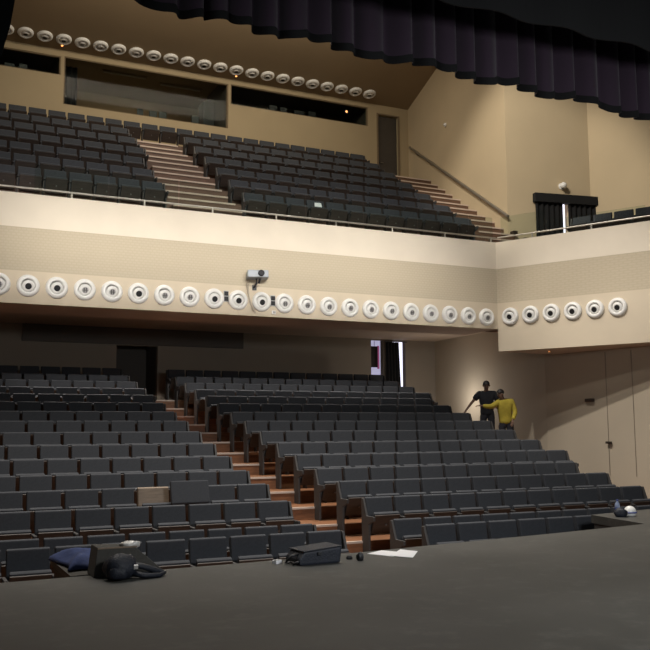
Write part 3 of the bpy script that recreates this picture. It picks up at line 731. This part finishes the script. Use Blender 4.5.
# glint of the balcony glass made as a card, and a stray scrap
bm = B(); prism(bm, [(-.1, -.07), (.11, -.06), (.09, .07), (-.09, .06)], 'z', 0, .004); o = obj('glint', bm, M['paper'], None, False, (9.69, ROW_Y(0) + 7.0, BFL(0) + .0))  # white card put in for a bright reflection in the balcony glass
o.location = (9.38, BROW(0) - .1, BFL(0) + .77); o.rotation_euler = (1.35, 0, 0); tag(o, 'white card standing in for a reflection in the balcony glass', 'glint')
bm = B(); prism(bm, [(-.03, -.02), (.03, -.02), (.025, .02), (-.03, .02)], 'z', 0, .004); o = obj('ticket', bm, M['paper'], None, False, (3.520, 14.532, FL[2] + .672)); tag(o, 'tiny white scrap on a stalls seat edge behind the bare wooden backrest', 'paper scrap')

# rear doorway: poster and black drape
t = thing('hanging_sign', 'dark hanging sign with a pink edge in the rear doorway', 'sign', (14.56, RW + .35, 2.12 + H))
mk('board', M['sconce'], t, box, -.16, .1, 0, .04, 0, .72); mk('edge_strip', M['pink'], t, box, .1, .16, -.005, .045, -.05, .74); mk('hanger', M['metal'], t, lambda bm: tube(bm, [(-.02, .02, .72), (-.02, .02, .9)], .01, 6))
t = thing('doorway_drape', 'black drape drawn beside the brightest rear doorway', 'curtain', (14.93, RW - .1, FL[13] + .02))
bm = B(); wave_prism(bm, Vector((-.2, 0)), Vector((1, 0)), Vector((0, 1)), .5, 0, 2.1, .025, .11, taper=-.09); obj('drape_cloth', bm, M['black_cloth'], t)
bm = B(); tube(bm, [(-.25, .0, 2.12), (.62, .0, 2.12)], .015, 8); obj('curtain_rod', bm, M['black_plastic'], t)

# ------------------------------------------------------------------ people
def skinned(name, verts, edges, radii, m, parent=None, sub=1, root=0):
    me = bpy.data.meshes.new(name); me.from_pydata([Vector(v) for v in verts], edges, [])
    o = bpy.data.objects.new(name, me); C.objects.link(o)
    sk = o.modifiers.new('skin', 'SKIN'); sk.use_smooth_shade = True
    for i, r in enumerate(radii):
        rr = r if isinstance(r, tuple) else (r, r)
        me.skin_vertices[0].data[i].radius = rr
        me.skin_vertices[0].data[i].use_root = (i == root)
    sb = o.modifiers.new('sub', 'SUBSURF'); sb.levels = sub; sb.render_levels = sub
    dg = bpy.context.evaluated_depsgraph_get(); dg.update()
    me2 = bpy.data.meshes.new_from_object(o.evaluated_get(dg)); o.modifiers.clear(); o.data = me2; me2.materials.clear(); me2.materials.append(m)
    for p in me2.polygons: p.use_smooth = True
    if parent: o.parent = parent
    return o
def chain(V, E, R, pts, rads, start=None):
    prev = start
    for p, r in zip(pts, rads):
        V.append(Vector(p)); R.append(r); i = len(V) - 1
        if prev is not None: E.append((prev, i))
        prev = i
    return prev
def person(label, loc, rz, J, shirt_m, sleeve_full, shoes_m, trousers_m, sx=1):
    """J: joints in the person's frame (facing -y)"""
    t = thing('person', label, 'person', loc, rz)
    V, E, R = [], [], []
    pel = chain(V, E, R, [J['pelvis']], [(.09, .07)])
    chest = chain(V, E, R, [J['waist'], J['chest']], [(.08, .06), (.09, .065)], pel)
    neck = chain(V, E, R, [J['neck']], [.06], chest)
    hd = chain(V, E, R, [J['chin'], J['face'], J['crown']], [(.062, .068), (.08, .095), (.055, .065)], neck)
    for s in 'LR':
        sh, el, wr, tip = [Vector(J[k + s]) for k in ('sh', 'el', 'wr', 'tip')]
        h = chain(V, E, R, [sh, sh.lerp(el, .5), el, el.lerp(wr, .4), wr], [.045, .036 if sleeve_full else .046, .03 if sleeve_full else .042, .032 if sleeve_full else .04, .027], chest)
        d = (tip - wr).normalized(); u = d.cross(Vector((0, 0, 1)));
        if u.length < .2: u = Vector((1, 0, 0))
        u.normalize(); palm = chain(V, E, R, [wr + d * .06], [(.036, .02)], h)
        w = d.cross(u)
        for f, (o_, L) in enumerate(((-.03, .075), (-.01, .088), (.01, .082), (.03, .066))):
            b0 = wr + d * .095 + u * o_
            chain(V, E, R, [b0, b0 + d * L * .5 + w * .008, b0 + d * L * .95 + w * .028], [.0095, .0088, .0075], palm)
        chain(V, E, R, [wr + d * .045 + u * -.045, wr + d * .085 + u * -.065, wr + d * .11 + u * -.068], [.011, .0095, .008], palm)
        hp, kn, an, to = [Vector(J[k + s]) for k in ('hip', 'kn', 'an', 'toe')]
        chain(V, E, R, [hp, hp.lerp(kn, .5), kn, kn.lerp(an, .35), an, to], [.055, .045, .04, .038, .034, .03], pel)
    skinned('body', V, E, R, M['skin'], t, 1, pel)
    # face details
    f = Vector(J['face']); fd = Vector(J['look']).normalized(); sd = fd.cross(Vector((0, 0, 1))).normalized(); up = sd.cross(fd)
    bm = B(); tube(bm, [f + fd * .088 + up * .025, f + fd * .108 - up * .012, f + fd * .09 - up * .022], [.008, .014, .006], 8); obj('nose', bm, M['skin'], t, True)
    for s in (-1, 1):
        bm = B(); bmesh.ops.create_uvsphere(bm, u_segments=10, v_segments=6, radius=.0095, matrix=Matrix.Translation(f + fd * .08 + sd * .031 * s + up * .02)); obj('eye', bm, M['eye'], t, True)
        bm = B(); bmesh.ops.create_uvsphere(bm, u_segments=10, v_segments=6, radius=.024, matrix=Matrix.Translation(f + sd * .082 * s + up * .0) ); obj('ear', bm, M['skin'], t, True)
    bm = B(); tube(bm, [f + fd * .083 + sd * -.022 - up * .05, f + fd * .09 - up * .052, f + fd * .083 + sd * .022 - up * .05], .005, 6); obj('mouth', bm, M['pan'], t)
    # hair cap
    bm = B(); g = bmesh.ops.create_uvsphere(bm, u_segments=22, v_segments=14, radius=1)
    cr = f + up * .035 - fd * .012
    for v in g['verts']:
        c = v.co.copy(); lo = -.42 if c.y < .25 else .3
        k = 1.0 + .04 * math.sin(c.x * 17) * math.sin(c.y * 13)
        v.co = cr + sd * c.x * .093 * k + fd * c.y * .107 * k + up * max(c.z, lo) * .1 * k
    obj('hair', bm, M['hair'], t, True)
    # shirt
    V, E, R = [], [], []
    w0 = chain(V, E, R, [Vector(J['pelvis']) + Vector((0, 0, -.12)), Vector(J['pelvis']) + Vector((0, 0, -.0)), J['waist'], J['chest']], [(.21, .17), (.2, .16), (.19, .155), (.215, .165)])
    chain(V, E, R, [Vector(J['chest']).lerp(Vector(J['neck']), .75)], [.09], w0)
    for s in 'LR':
        sh, el, wr = [Vector(J[k + s]) for k in ('sh', 'el', 'wr')]
        if sleeve_full: chain(V, E, R, [sh, sh.lerp(el, .5), el, el.lerp(wr, .5), el.lerp(wr, .93)], [.1, .082, .07, .062, .05], w0)
        else: chain(V, E, R, [sh, sh.lerp(el, .75)], [.1, .088], w0)
    skinned('shirt', V, E, R, shirt_m, t, 1, 0)
    V, E, R = [], [], []
    p0 = chain(V, E, R, [Vector(J['pelvis']) + Vector((0, 0, .1)), Vector(J['pelvis']) + Vector((0, 0, .02))], [(.165, .13), (.185, .145)])
    for s in 'LR':
        hp, kn, an = [Vector(J[k + s]) for k in ('hip', 'kn', 'an')]
        chain(V, E, R, [hp, hp.lerp(kn, .5), kn, kn.lerp(an, .5), an], [.12, .105, .085, .08, .072], p0)
    skinned('trousers', V, E, R, trousers_m, t, 1, 0)
    for s in 'LR':
        an, to = Vector(J['an' + s]), Vector(J['toe' + s]); d = (to - an); d.z = 0; d.normalize()
        V, E, R = [], [], []
        chain(V, E, R, [(an.x - d.x * .05, an.y - d.y * .05, .048), (an.x + d.x * .08, an.y + d.y * .08, .046), (an.x + d.x * .19, an.y + d.y * .19, .036)], [(.045, .048), (.05, .046), (.042, .036)])
        skinned('shoe', V, E, R, shoes_m, t, 1, 0)
    return t
# man in black: upright, leaning a little to one side, one arm reaching down to a seat back
J = dict(pelvis=(0, 0, .95), waist=(-.01, -.02, 1.12), chest=(-.02, -.05, 1.34), neck=(-.02, -.08, 1.52), chin=(-.02, -.13, 1.585), face=(-.02, -.14, 1.655), crown=(-.02, -.12, 1.72), look=(-.25, -1, -.35),
         shL=(.2, -.05, 1.44), elL=(.3, -.1, 1.18), wrL=(.24, -.28, 1.06), tipL=(.12, -.42, 1.05),
         shR=(-.22, -.06, 1.43), elR=(-.4, -.1, 1.22), wrR=(-.56, -.2, 1.03), tipR=(-.66, -.24, .9),
         hipL=(.1, 0, .88), knL=(.11, -.03, .5), anL=(.12, 0, .09), toeL=(.14, -.15, .04), hipR=(-.1, 0, .88), knR=(-.12, -.05, .5), anR=(-.13, 0, .09), toeR=(-.17, -.15, .04))
person('person in black short-sleeved top reaching one arm down to a seat back', (14.31, 19.84, FL[7]), math.radians(-30), J, M['tshirt'], False, M['shoe'], M['jeans'])
J = dict(pelvis=(0, 0, .93), waist=(-.02, 0, 1.1), chest=(-.05, -.04, 1.32), neck=(-.08, -.07, 1.5), chin=(-.12, -.11, 1.55), face=(-.135, -.12, 1.62), crown=(-.13, -.09, 1.685), look=(-.8, -.5, -.3),
         shL=(.16, 0, 1.42), elL=(.24, -.04, 1.14), wrL=(.16, -.2, .93), tipL=(.12, -.25, .8),
         shR=(-.2, -.1, 1.4), elR=(-.38, -.25, 1.29), wrR=(-.62, -.38, 1.31), tipR=(-.8, -.45, 1.32),
         hipL=(.09, 0, .86), knL=(.1, -.04, .48), anL=(.11, 0, .09), toeL=(.1, -.15, .04), hipR=(-.1, 0, .86), knR=(-.12, -.04, .48), anR=(-.13, 0, .09), toeR=(-.2, -.14, .04))
person('person in yellow long-sleeved top with dark hair pointing an arm forward', (14.43, 19.17, FL[6]), math.radians(-36), J, M['yellow'], True, M['shoe'], M['jeans'])

# ------------------------------------------------------------------ lights
def lamp(kind, name, loc, target, energy, col, **k):
    l = bpy.data.lights.new(name, kind); l.energy = energy; l.color = col
    for a, v in k.items(): setattr(l, a, v)
    o = bpy.data.objects.new(name, l); C.objects.link(o); o.location = loc
    o.rotation_euler = (Vector(target) - Vector(loc)).to_track_quat('-Z', 'Y').to_euler()
    return o
WARM = (1, .84, .64); NEUT = (1, .94, .86)
for hx in (1.5, 5.5, 9.5):
    lamp('SPOT', 'hall_downlight', (hx, 13.4, 11.6 + H), (hx + .4, 13.6, 0), 4300, NEUT, spot_size=math.radians(66), spot_blend=1, shadow_soft_size=.4)
wash = lamp('AREA', 'front_wash', (6.5, 8.8, 4.85 + H), (8.6, 19.2, 4.0 + H), 150, (1, .955, .89), shape='RECTANGLE', size=14, size_y=.25)
wash.data.spread = math.radians(30)
lamp('AREA', 'hall_strip_light', (7, 16.9, 12 + H), (7.6, 18.6, 0 + H), 430, NEUT, shape='RECTANGLE', size=12, size_y=.5)
lamp('SPOT', 'side_wash', (8.5, 9.5, 7.2 + H), (15.6, 16.8, 3.9 + H), 560, NEUT, spot_size=math.radians(28), spot_blend=.8, shadow_soft_size=.3)
lamp('SPOT', 'side_beam', (6.3, 14.4, 11.6 + H), (17.2, 16.2, -1.6 + H), 3600, NEUT, spot_size=math.radians(40), spot_blend=.6, shadow_soft_size=.15)
lamp('SPOT', 'side_beam', (7.2, 12.4, 10.0 + H), (17.2, 16.0, -1.6 + H), 1300, NEUT, spot_size=math.radians(36), spot_blend=.6, shadow_soft_size=.12)
fill = lamp('AREA', 'stage_fill_light', (5.5, 1.3, 2.3 + H), (6.6, 7.8, -.9 + H), 170, (.95, .98, 1), shape='RECTANGLE', size=2, size_y=1)  # unseen fill added to brighten the stage floor and curtain
fill.data.spread = math.radians(120)
lamp('SPOT', 'balcony_spot', (9, 15, 12 + H), (16.8, 20.6, 6.8 + H), 2900, (1, .92, .79), spot_size=math.radians(44), spot_blend=.6, shadow_soft_size=.3)
lamp('AREA', 'balcony_light', (8, 22.4, 12.5 + H), (8, 25.0, 7.5 + H), 300, (1, .88, .7), shape='RECTANGLE', size=10, size_y=1)
lamp('AREA', 'booth_fill_light', (6.7, 29, 11.8 + H), (6.7, 29.6, 9 + H), 34, WARM, shape='RECTANGLE', size=3, size_y=.3)  # added fill that lifts the control room interior; its own tubes are off
ub = lamp('AREA', 'under_balcony_light', (8, 22.7, 3.03 + H), (8, 21.6, 0 + H), 190, NEUT, shape='RECTANGLE', size=12, size_y=.15)
ub.data.spread = math.radians(90)
lamp('POINT', 'wall_glow', (15.7, 23.7, .9 + H), (16.5, 23.2, .6 + H), 40, NEUT, shadow_soft_size=.15)
w = bpy.data.worlds.new('World'); bpy.context.scene.world = w; w.use_nodes = True
w.node_tree.nodes['Background'].inputs[0].default_value = (.9, .95, 1, 1); w.node_tree.nodes['Background'].inputs[1].default_value = .05

# ------------------------------------------------------------------ camera
cd = bpy.data.cameras.new('camera'); cam = bpy.data.objects.new('camera', cd); C.objects.link(cam)
cam.location = (0, 0, H); cd.sensor_width = 36; cd.lens = 36 * 885.4 / 650; cd.clip_end = 200; cd.clip_start = .05
cam.rotation_mode = 'XYZ'
R_ = Matrix.Rotation(-.445, 4, 'Z') @ Matrix.Rotation(PI / 2 + .118, 4, 'X') @ Matrix.Rotation(ROLL if 'ROLL' in globals() else -.005, 4, 'Z')
cam.rotation_euler = R_.to_euler()
bpy.context.scene.camera = cam
bpy.context.scene.view_settings.view_transform = 'Standard'
bpy.context.scene.view_settings.look = 'None'
